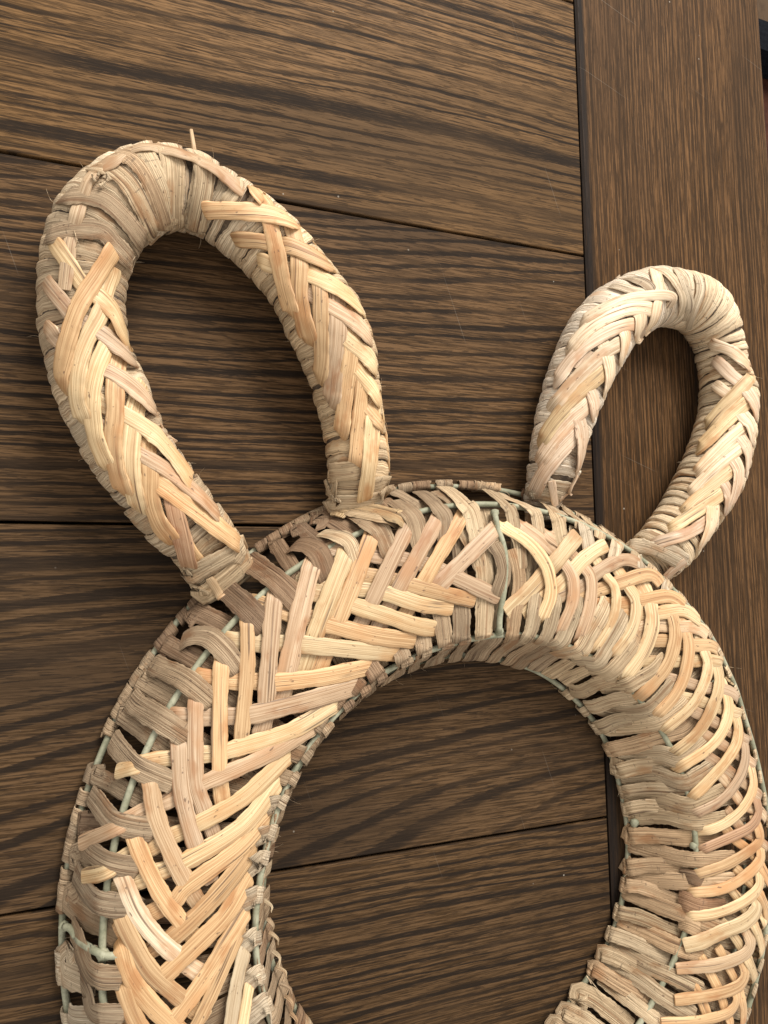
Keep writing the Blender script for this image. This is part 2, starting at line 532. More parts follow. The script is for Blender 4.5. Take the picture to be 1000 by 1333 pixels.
ring = mesh_obj('ring_frame', v, f, ROD, rabbit)
ring['label'] = 'pale green rods of the round face frame'

v, f = ear_l.mesh()
earL = mesh_obj('ear', v, f, CORE, rabbit)
earL['label'] = 'larger looped ear over the plank seams, grey tan wrapping'
v, f = ear_r.mesh()
earR = mesh_obj('ear', v, f, CORE, rabbit)
earR['label'] = 'looped ear over the end board, pale cream wrapping'
ear_bvh = {}
for nm, e in (('L', ear_l), ('R', ear_r)):
    v, f = e.mesh()
    ear_bvh[nm] = BVHTree.FromPolygons(v, f)

# ------------------------------------------------------------------ ribbons
def ribbon(name, P, Nn, width, thick, mat, parent, color, dome=0.6, leaf=False, taper=True, rough_edge=0.0):
    n = len(P)
    if leaf:
        top = [(-1, 0.30), (-0.96, 0.62), (-0.5, 0.86), (0, 1.0), (0.5, 0.9), (0.96, 0.66), (1, 0.34)]
    else:
        top = [(-1, 0.05), (-0.965, 0.46), (-0.86, 0.74), (-0.45, 0.95), (0, 1.0), (0.45, 0.95), (0.86, 0.74), (0.965, 0.46), (1, 0.05)]
    bot = [(1, top[-1][1]), (0.94, -0.3), (-0.94, -0.3), (-1, top[0][1])]
    prof = top + bot
    K, KT = len(prof), len(top)
    V, UV, Fc = [], [], []
    s = random.uniform(0, 3)
    v_off = random.uniform(0, 2)
    j1 = [random.uniform(-1, 1) for _ in range(n)]
    j2 = [random.uniform(-1, 1) for _ in range(n)]
    for q in (j1, j2):
        for i in range(1, n):
            q[i] = q[i - 1] * .55 + q[i] * .75
    bow = random.uniform(-.25, .25)
    for i in range(n):
        t = (P[min(i + 1, n - 1)] - P[max(i - 1, 0)]).normalized()
        nr = (Nn[i] - t * Nn[i].dot(t)).normalized()
        sd = t.cross(nr)
        if i:
            s += (P[i] - P[i - 1]).length
        hw = (width[i] if isinstance(width, list) else width) * 0.5
        if taper:
            hw *= {0: 0.84, 1: 0.96}.get(min(i, n - 1 - i), 1.0)
        hw *= 1 + 0.045 * math.sin(i * 0.21 + bow * 40) + 0.03 * math.sin(i * 0.57 + bow * 90)
        el = 1 + rough_edge * (j1[i] * .6 + math.sin(i * 1.7 + j1[0] * 9) * .4)
        er = 1 + rough_edge * (j2[i] * .6 + math.sin(i * 1.3 + j2[0] * 9) * .4)
        for a, b in prof:
            x = a * hw * (el if a < 0 else er)
            V.append(P[i] + sd * x + nr * (b * thick + (bow * a * thick * .6)))
            UV.append((s, x + v_off))
    for i in range(n - 1):
        for k in range(K - 1):
            if k == KT - 1:
                continue
            Fc.append((i * K + k, i * K + K + k, i * K + K + k + 1, i * K + k + 1))
    m = len(V)
    for base_ in (0, (n - 1) * K):
        o = len(V)
        V += [V[base_ + k].copy() for k in range(K)]
        UV += [UV[base_ + k] for k in range(K)]
        Fc.append(tuple(range(o, o + K)))
    return mesh_obj(name, V, Fc, mat, parent, UV, True, color)

def trace(bvh, pts, hmap, step=2.6, zc=0.02):
    """pixel polyline with layer letters -> points on the form, offset to their layer."""
    px = [(x, y, hmap[l] * 1e5) for x, y, l in pts]
    L = sum(math.hypot(px[i + 1][0] - px[i][0], px[i + 1][1] - px[i][1]) for i in range(len(px) - 1))
    n = max(8, int(L / step))
    sm = catmull(px, n)
    lo, hi = min(p[2] for p in px), max(p[2] for p in px)
    P, Nn, W = [], [], []
    base = []
    for p in sm:
        d = ray(p.x, p.y)
        loc, nr, _, _ = bvh.ray_cast(CAM, d)
        if loc is None:
            q = CAM + d * ((zc - H) / d.z)
            loc, nr, _, _ = bvh.find_nearest(q)
        if nr.dot(d) > 0:
            nr = -nr
        base.append((loc, nr, d, max(lo, min(hi, p.z)) * 1e-5))
    nrm = []
    for i in range(n):
        a = Vector()
        for k in range(max(0, i - 3), min(n, i + 4)):
            a += base[k][1]
        nrm.append(a.normalized())
    for i in range(n):
        loc, nr, d, h = base[i]
        P.append(loc + d * (h / min(-0.45, d.dot(nrm[i]))))
    for _ in range(2):
        P = [P[0]] + [(P[i - 1] + P[i] * 2 + P[i + 1]) / 4 for i in range(1, n - 1)] + [P[-1]]
    return P, nrm

def width_m(P, Nn, wpx):
    W = []
    n = len(P)
    for i in range(n):
        t = (P[min(i + 1, n - 1)] - P[max(i - 1, 0)]).normalized()
        sd = t.cross(Nn[i]).normalized()
        v = P[i] - CAM
        depth = -(M @ v).z
        vd = v.normalized()
        fs = max(0.62, (sd - vd * sd.dot(vd)).length)
        W.append(wpx * depth / F / fs)
    m = sorted(W)[len(W) // 2]
    return [min(max(x, m * .8), m * 1.25) for x in W]

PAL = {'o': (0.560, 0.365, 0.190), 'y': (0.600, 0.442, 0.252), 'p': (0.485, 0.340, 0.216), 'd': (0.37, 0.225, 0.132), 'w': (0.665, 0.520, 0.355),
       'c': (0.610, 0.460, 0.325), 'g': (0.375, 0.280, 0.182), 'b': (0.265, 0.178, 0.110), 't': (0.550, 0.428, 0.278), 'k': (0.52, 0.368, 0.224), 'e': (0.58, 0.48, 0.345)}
def vary(c, a=0.10):
    k = 1 + random.uniform(-a, a)
    s = random.uniform(-0.05, 0.05)
    return (c[0] * k, c[1] * k * (1 + s * .4), c[2] * k * (1 + s))

def parse(text):
    for ln in text.strip().splitlines():
        ln = ln.split('#')[0].split()
        if not ln:
            continue
        wpx, colr = float(ln[0]), ln[1]
        pts = []
        for tk in ln[2:]:
            l = 'o'
            if tk[-1].isalpha():
                l, tk = tk[-1], tk[:-1]
            x, y = tk.split(',')
            pts.append((float(x), float(y), l))
        yield wpx, colr, pts

def build(text, bvh, hmap, name, mat, parent, leaf, thick, step=2.6, rough=0.0, wk=1.0, cvar=0.10):
    for wpx, colr, pts in parse(text):
        P, Nn = trace(bvh, pts, hmap, step)
        W = width_m(P, Nn, wpx * wk)
        c = vary(PAL[colr], cvar)
        ribbon(name, P, Nn, W, thick, mat, parent, c, leaf=leaf, rough_edge=rough)

# --- ring: cane strips of the herringbone (o over, u under, t tucked in)
RING_CANE = """
# outer family, left and top
19 p 648,684t 639,694 607,726 575,758 560,775u 545,795u
17 o 606,664t 600,675 577,714 554,753 540,778u 520,812u
18 p 576,666t 569,678 545,721 520,766 508,787u 490,822u
18 p 536,678t 530,689 507,736 485,782 474,803u 460,832u
19 o 488,690t 482,703 463,753 442,806 432,831u 412,880u
21 y 455,712t 448,727 430,774 411,824 400,850u 385,895u
22 p 412,726t 405,741 390,800 375,870 370,895u 358,930u
20 p 360,766t 357,781 354,813 347,908 345,935u 338,960u
17 o 323,800t 322,814 322,870 315,953 313,975u 308,1002u
18 o 290,852t 288,868 286,930 286,1003 288,1030u 292,1060u
18 p 257,900t 255,916 254,970 256,1020 265,1050 274,1075u 282,1096u
19 p 233,958t 233,974 236,1026 245,1068 254,1098 264,1122u 276,1148u
20 k 194,1004t 196,1020 204,1064 222,1108 244,1152 256,1172u 268,1190u
19 o 174,1076t 176,1092 190,1126 210,1164 237,1201 250,1217u 264,1232u
20 w 156,1128t 161,1144 178,1186 202,1218 228,1242 244,1256u 262,1268u
19 o 156,1180t 160,1196 176,1230 198,1266 236,1300 252,1313u 270,1325u
20 o 156,1222t 160,1236 170,1270 194,1304 224,1334 245,1352u
19 o 158,1270t 162,1288 174,1322 192,1352 214,1376
19 o 160,1330t 168,1358 190,1392
# inner family, left and top
18 p 650,778m 620,764 590,750 560,738u 530,729u 483,722u 440,715u 412,708t
17 o 618,782m 575,772 536,762 510,755u 480,749u 440,745u 405,741t
18 y 589,792m 550,787 505,773 488,769u 460,766u 420,759u 385,754t
19 y 568,819m 540,814 510,804 460,788 442,781u 420,775u 365,764t
20 o 540,834m 488,828 425,812 410,807u 385,801u 341,787u 320,780t
20 y 521,851t 511,850m 444,844 394,839 378,838u 335,837u 302,833u 275,830t
20 o 490,866t 480,868m 423,881 361,888 345,888u 331,887u 300,886u 262,881u 240,878t
21 p 470,892t 460,895m 395,914 329,930 312,932u 273,933u 226,932u 205,930t
19 y 443,914t 434,919m 377,952 300,976 284,980u 240,985u 200,990u 172,998 152,1004
18 p 414,944t 405,949m 344,985 268,1018 250,1028u 220,1042u 182,1058u 150,1078 104,1098
19 y 380,979t 373,986m 316,1039 260,1071 244,1080u 225,1088u 194,1105u 166,1114u 138,1134 108,1141
20 y 365,1012t 359,1020m 316,1075 242,1121 228,1127u 208,1135u 178,1147u 140,1162t
19 o 352,1059t 345,1066m 309,1106 244,1154 230,1171 216,1178u 200,1187u 150,1212t
20 o 334,1096t 328,1104m 308,1134 270,1178 229,1217 214,1226u 194,1238u 150,1268t
20 o 327,1133t 322,1142m 296,1188 260,1226 216,1268 200,1278u 170,1296t
18 o 324,1179t 319,1188m 290,1236 262,1280 230,1324 214,1342u 196,1360u
14 o 318,1197t 314,1206m 300,1240 280,1285 256,1334 240,1360
15 t 320,1230t 318,1240m 308,1282 300,1334 292,1370
12 y 326,1276t 324,1286m 316,1334 310,1370
# right side, arcs that cross from the outer hoop to the inner one
14 y 648,678t 654,684 688,706 710,734 717,760 716,780 706,804 702,812t
13 p 672,676t 680,684 702,700 722,720u 740,740 747,760 744,788 730,820 726,828t
13 p 706,688t 714,696 734,712u 750,728u 763,741 770,756 768,788 756,826 750,836t
10 y 770,720u 788,748 800,764 802,788 794,814 776,842 768,850t
13 y 796,730u 804,742u 818,764 828,780 828,802 820,824 801,850 792,858t
15 y 826,742u 838,764u 847,786 849,815 838,848 817,878 810,886t
13 o 862,776u 876,804 879,832 868,868 840,900 818,917t
12 o 884,800u 894,826 897,846 891,880 878,906 858,928 850,936t
11 y 908,826u 918,850 922,868 914,896 898,922 868,948 860,954t
12 y 926,848u 935,874 936,894 930,915 918,940 901,961 880,978 872,984t
11 y 938,884u 947,908 948,930 939,955 920,976 890,996 872,1007t
11 y 950,918u 960,940 960,964 947,988 924,1015 904,1035 896,1042t
10 p 960,950u 970,973 968,1000 956,1023 936,1044 908,1058 900,1062t
10 y 970,980u 979,1005 980,1027 968,1051 948,1069 924,1080 900,1082t
10 d 976,1022u 986,1046 987,1061 976,1077 948,1091 918,1104 908,1108t
11 o 980,1060u 988,1082 988,1096 970,1111 942,1127 908,1138 900,1140t
11 o 982,1088u 990,1109 986,1125 962,1146 936,1158 902,1162 892,1163t
11 y 982,1120u 989,1142 985,1159 962,1177 931,1189 900,1193 890,1194t
15 y 980,1160u 985,1182 970,1200 942,1212 911,1226 890,1231
13 k 970,1206u 977,1228 966,1244 931,1256 880,1261
12 o 964,1246u 970,1267 960,1284 927,1295 878,1302
10 o 952,1280u 959,1300 948,1318 911,1328 860,1331
10 o 946,1318u 950,1336 930,1352 880,1362
# right side, strips coming in from the outer edge
19 y 752,696 736,716 724,731 712,744u 692,766u 658,798
17 y 789,709 776,716 760,728 748,741 736,754u 712,776u 680,800u
15 p 832,734 820,729 804,730 776,746 764,758u 752,766u 724,778u
16 o 860,760 854,752 840,748 808,758 794,763u 776,769u 750,778u
15 o 890,788 880,780 866,776 832,782 818,784u 800,786u 772,788u
15 y 910,808 898,798 884,794 858,798 842,799u 820,800u 796,806u
15 k 920,826 912,819 900,816 884,816 870,815u 850,814u 824,819u
15 o 939,854 934,846 924,840 904,840 888,838u 864,834u 820,836u
14 y 950,886 951,876 946,865 928,860 910,860u 884,861u 836,862u
13 p 965,918 962,912 955,903 942,897 930,896u 912,894u 890,887u 866,882u
13 y 977,954 977,944 971,933 956,928 944,925u 912,913u 884,907u
13 p 989,986 988,978 984,971 968,962 956,956u 927,938u 900,925u
12 p 996,1030 996,1016 991,1006 978,992 968,987u 941,970u 914,954u
12 p 1003,1060 1001,1048 995,1041 986,1033 976,1026u 950,1004u 918,982u
12 k 1004,1090 1000,1072 990,1056 978,1052u 965,1045u 944,1015u 930,1000u
11 p 1005,1112 1000,1104 993,1098 982,1090u 966,1080u 946,1052u
11 o 1002,1150 998,1142 993,1132 984,1118u 974,1106u 958,1094u 942,1076u
11 o 999,1194 997,1182 991,1168 984,1158u 974,1146u 956,1129u
11 y 989,1272 992,1242 990,1225 983,1207 976,1195u 958,1166u 944,1150u
11 y 974,1326 984,1290 982,1270 975,1252 968,1240u 957,1221u 938,1198u
10 o 967,1332 968,1316 966,1303 961,1285u 952,1266u 934,1232u
11 o 944,1316u 938,1295u 926,1270u 912,1244u
12 o 922,1326u 914,1304u 902,1280u
11 y 998,1212 996,1200 990,1186u 972,1170u
11 y 980,1330 988,1306 990,1290u 982,1272u
"""
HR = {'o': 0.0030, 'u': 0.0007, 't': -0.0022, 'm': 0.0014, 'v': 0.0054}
build(RING_CANE, ring_bvh, HR, 'cane_strip', CANE, ring, False, 0.0010, 2.4, 0.03, 1.17, 0.15)

# --- ring: flat leaf bands lashed over the hoops
RING_LEAF = """
# outer wall, left: over the upper hoop
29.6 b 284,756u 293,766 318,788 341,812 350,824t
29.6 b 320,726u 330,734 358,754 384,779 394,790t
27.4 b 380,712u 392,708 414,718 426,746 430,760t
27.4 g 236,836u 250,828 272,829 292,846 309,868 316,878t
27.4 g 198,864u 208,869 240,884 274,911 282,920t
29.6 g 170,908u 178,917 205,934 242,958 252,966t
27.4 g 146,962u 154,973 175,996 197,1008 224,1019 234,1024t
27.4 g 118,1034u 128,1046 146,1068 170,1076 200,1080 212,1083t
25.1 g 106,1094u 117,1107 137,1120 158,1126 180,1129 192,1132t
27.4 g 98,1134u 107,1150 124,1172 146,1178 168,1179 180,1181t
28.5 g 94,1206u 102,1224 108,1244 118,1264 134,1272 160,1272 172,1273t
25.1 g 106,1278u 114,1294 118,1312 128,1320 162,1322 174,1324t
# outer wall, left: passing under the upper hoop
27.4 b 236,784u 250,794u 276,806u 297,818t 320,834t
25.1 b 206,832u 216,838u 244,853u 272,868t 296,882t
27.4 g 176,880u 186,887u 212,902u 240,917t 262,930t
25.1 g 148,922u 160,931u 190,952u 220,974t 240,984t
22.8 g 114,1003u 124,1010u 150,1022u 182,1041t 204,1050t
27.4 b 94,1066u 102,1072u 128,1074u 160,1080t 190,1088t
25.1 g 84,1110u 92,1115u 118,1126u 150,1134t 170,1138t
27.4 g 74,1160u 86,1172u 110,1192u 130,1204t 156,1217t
43.3 e 76,1250u 84,1258u 104,1268u 124,1274t
27.4 e 90,1318u 98,1324u 124,1326t
20.5 b 350,692u 358,704u 376,732u 392,756t 400,770t
20.5 b 384,680u 392,687u 414,706u 426,720t
25.1 b 408,664u 418,670u 440,682u 462,697t 474,706t
18.2 b 500,650u 508,658u 520,668t
# top
20 y 436,656o 450,658v 474,661v 503,667v 524,676 536,688t
14 t 440,664o 470,670v 500,676 520,684t
18 t 418,694u 438,697 455,706 464,730 468,744t
24 g 458,668u 472,675 494,689 506,714 512,728t
23 g 514,652u 530,664 541,678 547,707 552,722t
14 g 512,640u 523,645u 538,654u 550,664t 562,690t
20 g 546,640u 556,646 570,660 580,675 580,698 580,714t
22 t 578,634u 590,642 605,656 614,668 620,694 628,724u 632,758u 631,786u 629,828 624,842u
18 g 566,640u 588,652u 604,668t 612,700t
16 t 634,638u 644,645 664,664 670,690 677,712u 678,740u
15 t 650,642u 662,649 684,658 697,668 702,693 704,706u
16 t 698,650u 709,655 725,674 730,698 734,712u
16 e 738,652u 748,662 760,683 766,708 766,722u
15 e 780,688u 792,695 802,706 800,724 798,740u
12 e 822,712u 832,721 836,738 834,752u
12 e 844,720u 855,729 866,748 867,768 862,782u
11 e 882,768u 894,780 902,796 904,806u
10 e 912,802u 925,820 934,836 936,846u
10 e 946,872u 958,890 962,904u
10 e 968,910u 978,932 980,944u
# broad upright bands behind the crossing, top
20 t 604,690u 618,716u 628,740u
18 g 652,700u 642,706 652,724 656,746 650,766 644,786u
17 k 668,714u 674,736u 676,762u 670,800 666,830 658,842u
17 t 700,770u 696,796 692,818 686,831 676,840u
16 t 726,770u 722,790 716,816 707,835 692,840u
18 t 752,770u 748,792 740,816 728,838 704,843u
20 t 792,780u 784,799 768,827 756,846 740,851 722,853u
18 t 816,796u 808,813 792,841 778,862 762,862 746,860u
20 t 836,820u 824,841 804,866 788,878 770,878u
18 t 866,856u 852,872 832,884 818,892 806,894u
# loops over the inner hoop, left and top
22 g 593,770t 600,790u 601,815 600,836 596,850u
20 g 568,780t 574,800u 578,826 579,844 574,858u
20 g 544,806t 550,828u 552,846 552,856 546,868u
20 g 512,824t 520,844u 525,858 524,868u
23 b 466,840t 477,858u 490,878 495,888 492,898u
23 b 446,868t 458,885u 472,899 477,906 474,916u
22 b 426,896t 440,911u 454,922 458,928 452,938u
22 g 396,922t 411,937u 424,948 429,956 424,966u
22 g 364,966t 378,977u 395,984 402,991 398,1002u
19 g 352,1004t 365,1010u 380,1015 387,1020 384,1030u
22 e 326,1054t 341,1051u 360,1046 373,1047 371,1060u
21 e 312,1098t 328,1093u 348,1085 358,1086 357,1100u
23 e 300,1144t 317,1135u 338,1120 349,1117 350,1132u
24 e 290,1190t 306,1179u 328,1168 341,1165 344,1182u
22 e 300,1242t 314,1233u 330,1220 339,1218 343,1234u
23 e 306,1288t 320,1279u 334,1269 342,1268 347,1284u
24 e 312,1332t 326,1321u 342,1308 350,1306 354,1322u
# loops over the lower inner hoop, top
18 g 634,832u 626,840u 614,852u
16 g 660,833u 650,842u 640,850u
16 g 676,836u 668,845u 658,854u
18 g 698,838u 688,847u 674,858u
16 g 704,842u 692,852u 678,864u
18 g 726,850u 710,860u 694,872u
18 t 744,860u 728,870u 712,880u
18 t 768,870u 750,878u 732,888u
# inner wall, right side
18.8 t 742,898u 756,900 778,890 804,882u 820,870t
18 t 780,896u 796,895u 816,893m 836,882m 858,870m 872,858u
18.8 t 764,920u 774,920 796,912 828,906u 844,896t
20 t 778,920u 794,925u 824,928m 848,922m 872,898m 880,888u
18.8 t 776,948u 786,946 804,938 830,934u 846,930t
20 t 786,946u 804,947u 836,944m 860,938m 888,918m 896,908u
20.7 k 792,978u 800,975 824,970 860,959u 890,950t 904,936t
22 t 806,978u 828,983u 860,982m 884,988m 906,976m 922,962u
18.8 t 800,1006u 810,1003 832,998 860,996u 884,1002t
21 t 808,1008u 826,1011u 852,1008m 888,1019m 910,1010m 932,996u
15.0 t 808,1032u 818,1029 846,1026 888,1027u 914,1022t
21 t 814,1034u 830,1039u 860,1040m 896,1049m 920,1041m 944,1030u
16.9 t 813,1055u 822,1052 842,1049 868,1051u 884,1053t
19 t 818,1060u 834,1063u 862,1062m 900,1070m 926,1068m 946,1064u
18.8 k 814,1090u 824,1088 850,1088 895,1091u 925,1090t 950,1088t
19 k 818,1098u 832,1103u 866,1112m 902,1119m 940,1118m 956,1116u
18.8 k 811,1130u 821,1129 850,1126 880,1128u 902,1134t
19 k 816,1138u 832,1143u 866,1146m 902,1148m 940,1147m 956,1146u
16.0 k 809,1152u 818,1153 836,1155 866,1166u 892,1176t
19 k 812,1158u 826,1166u 858,1179m 896,1193m 933,1207m 950,1212u
21.6 d 884,1170u 895,1174 912,1180 944,1182t
16.9 t 800,1186u 808,1188 834,1194 862,1206u 886,1216t
20 k 806,1196u 820,1204u 850,1218m 880,1232m 914,1244u
16.9 t 788,1213u 796,1216 822,1225 852,1239u 872,1248t
20 t 796,1226u 808,1235u 840,1255m 880,1273m 914,1290u
18.8 t 775,1237u 783,1240 807,1249 840,1268u 860,1278t
20 t 784,1248u 797,1256u 830,1273m 862,1297m 904,1322u
18.8 k 768,1258u 777,1262 803,1279 834,1298u 850,1312t
18 t 780,1272u 792,1280u 822,1304m 856,1330u
22.6 t 742,1286u 752,1290 772,1299 796,1317u 822,1338t
20.7 t 728,1310u 738,1316 762,1328 786,1346t
18.8 t 714,1326u 724,1332 748,1350t
16.9 b 886,1140u 906,1144 936,1160t
18.8 k 884,1200u 902,1206 930,1222t
"""
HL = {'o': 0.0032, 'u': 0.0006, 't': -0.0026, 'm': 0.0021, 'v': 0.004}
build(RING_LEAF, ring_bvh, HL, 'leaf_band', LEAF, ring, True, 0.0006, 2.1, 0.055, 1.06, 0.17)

# under-layer of radial bands seen through the gaps
def radial_band(a, r0, r1, wd, c, slant, h=-0.0030):
    P, Nn = [], []
    for i in range(14):
        t = i / 13
        r = r0 + (r1 - r0) * t
        aa = a + slant * (t - .5)
        q = pol(r, aa, 0.09)
        loc, nr, _, _ = ring_bvh.ray_cast(q, Vector((0, 0, -1)))
        if nr.z < 0:
            nr = -nr
        P.append(loc + nr * h)
        Nn.append(nr)
    return ribbon('inner_band', P, Nn, wd, 0.0008, LEAF, ring, c, leaf=True, rough_edge=0.08)
nb = 88
for i in range(nb):
    a = 2 * math.pi * (i + random.uniform(-.2, .2)) / nb
    deg = math.degrees(a) % 360
    c = vary(PAL['g'] if 95 < deg < 260 else PAL['t'], 0.18)
    radial_band(a, RO_T - 0.001, RI_T + 0.001, random.uniform(0.0075, 0.0105), c, random.uniform(-.06, .06))

# ------------------------------------------------------------------ the lower part of the ring, past the picture's edge
def ring_point(a, t, h):
    """t 0 = outer lower hoop .. 1 = inner lower hoop along the profile."""
    x = t * (len(pf) - 1)
    i = min(int(x), len(pf) - 2)
    p = pf[i].lerp(pf[i + 1], x - i)
    d = pf[min(i + 2, len(pf) - 1)] - pf[max(i - 1, 0)]
    nr2 = Vector((-d.y, d.x)).normalized()
    if nr2.y < 0 and 0.3 < t < 0.7:
        nr2 = -nr2
    if t <= 0.3 and nr2.x < 0:
        nr2 = -nr2
    if t >= 0.7 and nr2.x > 0:
        nr2 = -nr2
    n = Vector((nr2.x * math.cos(a), nr2.x * math.sin(a), nr2.y))
    return pol(p.x, a, p.y) + n * h, n
def sweep(name, a0, a1, t0, t1, hf, wd, thick, mat, c, leaf):
    P, Nn = [], []
    n = 22
    for i in range(n):
        k = i / (n - 1)
        p, nr = ring_point(a0 + (a1 - a0) * k, t0 + (t1 - t0) * k, hf(k))
        P.append(p)
        Nn.append(nr)
    ribbon(name, P, Nn, wd, thick, mat, ring, c, leaf=leaf, rough_edge=0.06 if leaf else 0)
A0, A1 = math.radians(216), math.radians(296)
n = 24
for i in range(n):
    a = A0 + (A1 - A0) * i / (n - 1)
    up = lambda k: 0.0042 if k < .55 else 0.0042 - 0.0034 * min(1, (k - .55) / .12)
    sweep('cane_strip', a - 0.02, a + 0.24, 0.33, 0.63, up, 0.0072, 0.0015, CANE, vary(PAL[random.choice('oypo')]), False)
    sweep('cane_strip', a + 0.03, a + 0.29, 0.67, 0.37, up, 0.0072, 0.0015, CANE, vary(PAL[random.choice('oypo')]), False)
    sweep('leaf_band', a, a + 0.05, 0.02, 0.36, lambda k: 0.001 + 0.002 * k, 0.0085, 0.0009, LEAF, vary(PAL['g']), True)
    sweep('leaf_band', a, a + 0.05, 0.98, 0.64, lambda k: 0.001 + 0.002 * k, 0.0085, 0.0009, LEAF, vary(PAL['t']), True)

# lower outer wall on the far side, hidden from the photograph's place
for i in range(34):
    a = math.radians(-64 + i * 4.2)
    sweep('leaf_band', a, a + 0.05, 0.02, 0.30, lambda k: 0.001, 0.0085, 0.0009, LEAF, vary(PAL['t']), True)

# inner wall on the near left side, seen edge-on
for i in range(36):
    a = math.radians(72 + i * 4.6 + random.uniform(-1.2, 1.2))
    sweep('leaf_band', a, a + random.uniform(-.05, .09), 0.985, 0.72, lambda k, o_=random.uniform(0, .0007): 0.0022 - 0.001 * k + o_, random.uniform(.0060, .0095), 0.0007, LEAF, vary(PAL['g' if i < 18 else random.choice('ggtb')], .2), True)

# knots of twisted leaf on the lower outer hoop
def hoop_loop(p, wd, turns, span, c, rough=.08, rad=None, st=None, z=RB):
    rad = rad or RO_B
    a = math.atan2(p.y - RC.y, p.x - RC.x)
    n = max(18, int(14 * turns))
    path, Nn = [], []
    st = random.uniform(-2.6, -1.8) if st is None else st
    for i in range(n):
        k = i / (n - 1)
        aa = a + (k - .5) * span / rad
        ph = st + k * 2 * math.pi * turns
        rr = ROD_R + 0.0009 + 0.0003 * math.sin(i * 1.9)
        c0 = pol(rad, aa, z + 0.0004)
        d = Vector((math.cos(aa) * math.cos(ph), math.sin(aa) * math.cos(ph), math.sin(ph)))
        path.append(c0 + d * rr)
        Nn.append(d)
    ribbon('hoop_loop', path, Nn, wd, 0.0006, LEAF, ring, c, leaf=True, rough_edge=rough)
for x, y, cc in ((255,784,'b'),(238,800,'b'),(224,822,'b'),(214,836,'b'),(199,862,'g'),(183,884,'g'),(170,906,'g'),(154,926,'g'),(120,1008,'g'),(104,1062,'g'),(97,1080,'g'),(88,1112,'g'),
                 (84,1162,'g'),(82,1176,'g'),(80,1250,'e'),(82,1268,'e'),(92,1324,'e'),(340,707,'b'),(356,698,'b'),(375,690,'b'),(392,682,'b'),(412,668,'b')):
    hoop_loop(on_plane(x, y, RB + 0.002), random.uniform(0.0065, 0.0085), random.uniform(0.8, 1.05), 0.004, vary(PAL[cc], .2))
for x, y in ((195,868),(166,912),(147,950),(113,1040),(94,1096),(89,1142)):
    hoop_loop(on_plane(x, y, RB + 0.002), 0.0026, 3.4, 0.008, vary(PAL['g'], .2), .25)
for x, y, cc in ((742, 898, 't'), (764, 920, 't'), (776, 948, 't'), (792, 978, 'k'), (800, 1006, 't'), (808, 1032, 't'), (813, 1055, 't'), (814, 1090, 'k'), (811, 1130, 'k'), (809, 1152, 'k'), (800, 1186, 't'), (788, 1213, 't'), (775, 1237, 't'), (768, 1258, 'k'), (742, 1286, 't'), (728, 1310, 't'), (714, 1326, 't')):
    hoop_loop(on_plane(x, y, RB + 0.002), random.uniform(.0075, .0095), 0.95, 0.003, vary(PAL[cc], .15), .05, RI_B, 0.2)
for x, y, cc in ((601,833,'g'),(580,841,'g'),(553,853,'g'),(526,862,'g'),(497,888,'b'),(478,906,'b'),(458,926,'b'),(429,952,'g'),(403,988,'g'),(388,1017,'g'),(374,1046,'e'),
                 (361,1084,'e'),(350,1116,'e'),(344,1163,'e'),(341,1217,'e'),(342,1268,'e'),(349,1306,'e')):
    hoop_loop(on_plane(x, y, RT), random.uniform(.0064, .0078), 0.52, 0.002, vary(PAL[cc], .15), .02, RI_T, 1.0, RT)
for d_ in list(range(85, 120, 3)) + list(range(60, 85, 6)):
    hoop_loop(pol(RO_B, math.radians(d_ + random.uniform(-2, 2)), RB), random.uniform(.008, .013), random.uniform(.8, 1.6), random.uniform(.002, .012), vary(PAL[random.choice('bgk')], .2), .18)

# ------------------------------------------------------------------ ears: wound bands
def wrap(e, q0, q1, h0, h1, c, parent, ph0=0.0, lean=0.0, jit=0.012):
    """One turn of flat leaf between stations q0 and q1; edge q1 lies over the next turn."""
    K, A = 36, 6
    V, UV, Fc = [], [], []
    j0 = [random.uniform(-1, 1) for _ in range(K)]
    j1 = [random.uniform(-1, 1) for _ in range(K)]
    wob = random.uniform(0, 6)
    for k in range(K):
        ph = 2 * math.pi * k / K
        ln = lean * math.cos(ph + ph0)
        a = q0 + ln + (q1 - q0) * (0.06 * j0[k] + 0.06 * math.sin(2 * ph + wob))
        b = q1 + ln + (q1 - q0) * (0.06 * j1[k] + 0.06 * math.sin(3 * ph + wob))
        for i in range(A):
            t = i / (A - 1)
            hh = h0 + (h1 - h0) * t + 0.0004 * math.sin(math.pi * t) + 0.00012 * j0[(k + i) % K]
            if i == 0:
                hh -= 0.0006
            if i == A - 1:
                hh -= 0.0002
            p = e.at(a + (b - a) * t, ph, hh)
            V.append(p)
            UV.append((k * 0.0034, t * 0.0095 + 0.02))
        V.append(e.at(b, ph, h0 - 0.0006))
        UV.append((k * 0.0034, 0.0098 + 0.02))
    A1_ = A + 1
    for k in range(K):
        l = (k + 1) % K
        for i in range(A1_ - 1):
            Fc.append((k * A1_ + i, l * A1_ + i, l * A1_ + i + 1, k * A1_ + i + 1))
    return mesh_obj('wrap_band', V, Fc, LEAF, parent, UV, True, c)

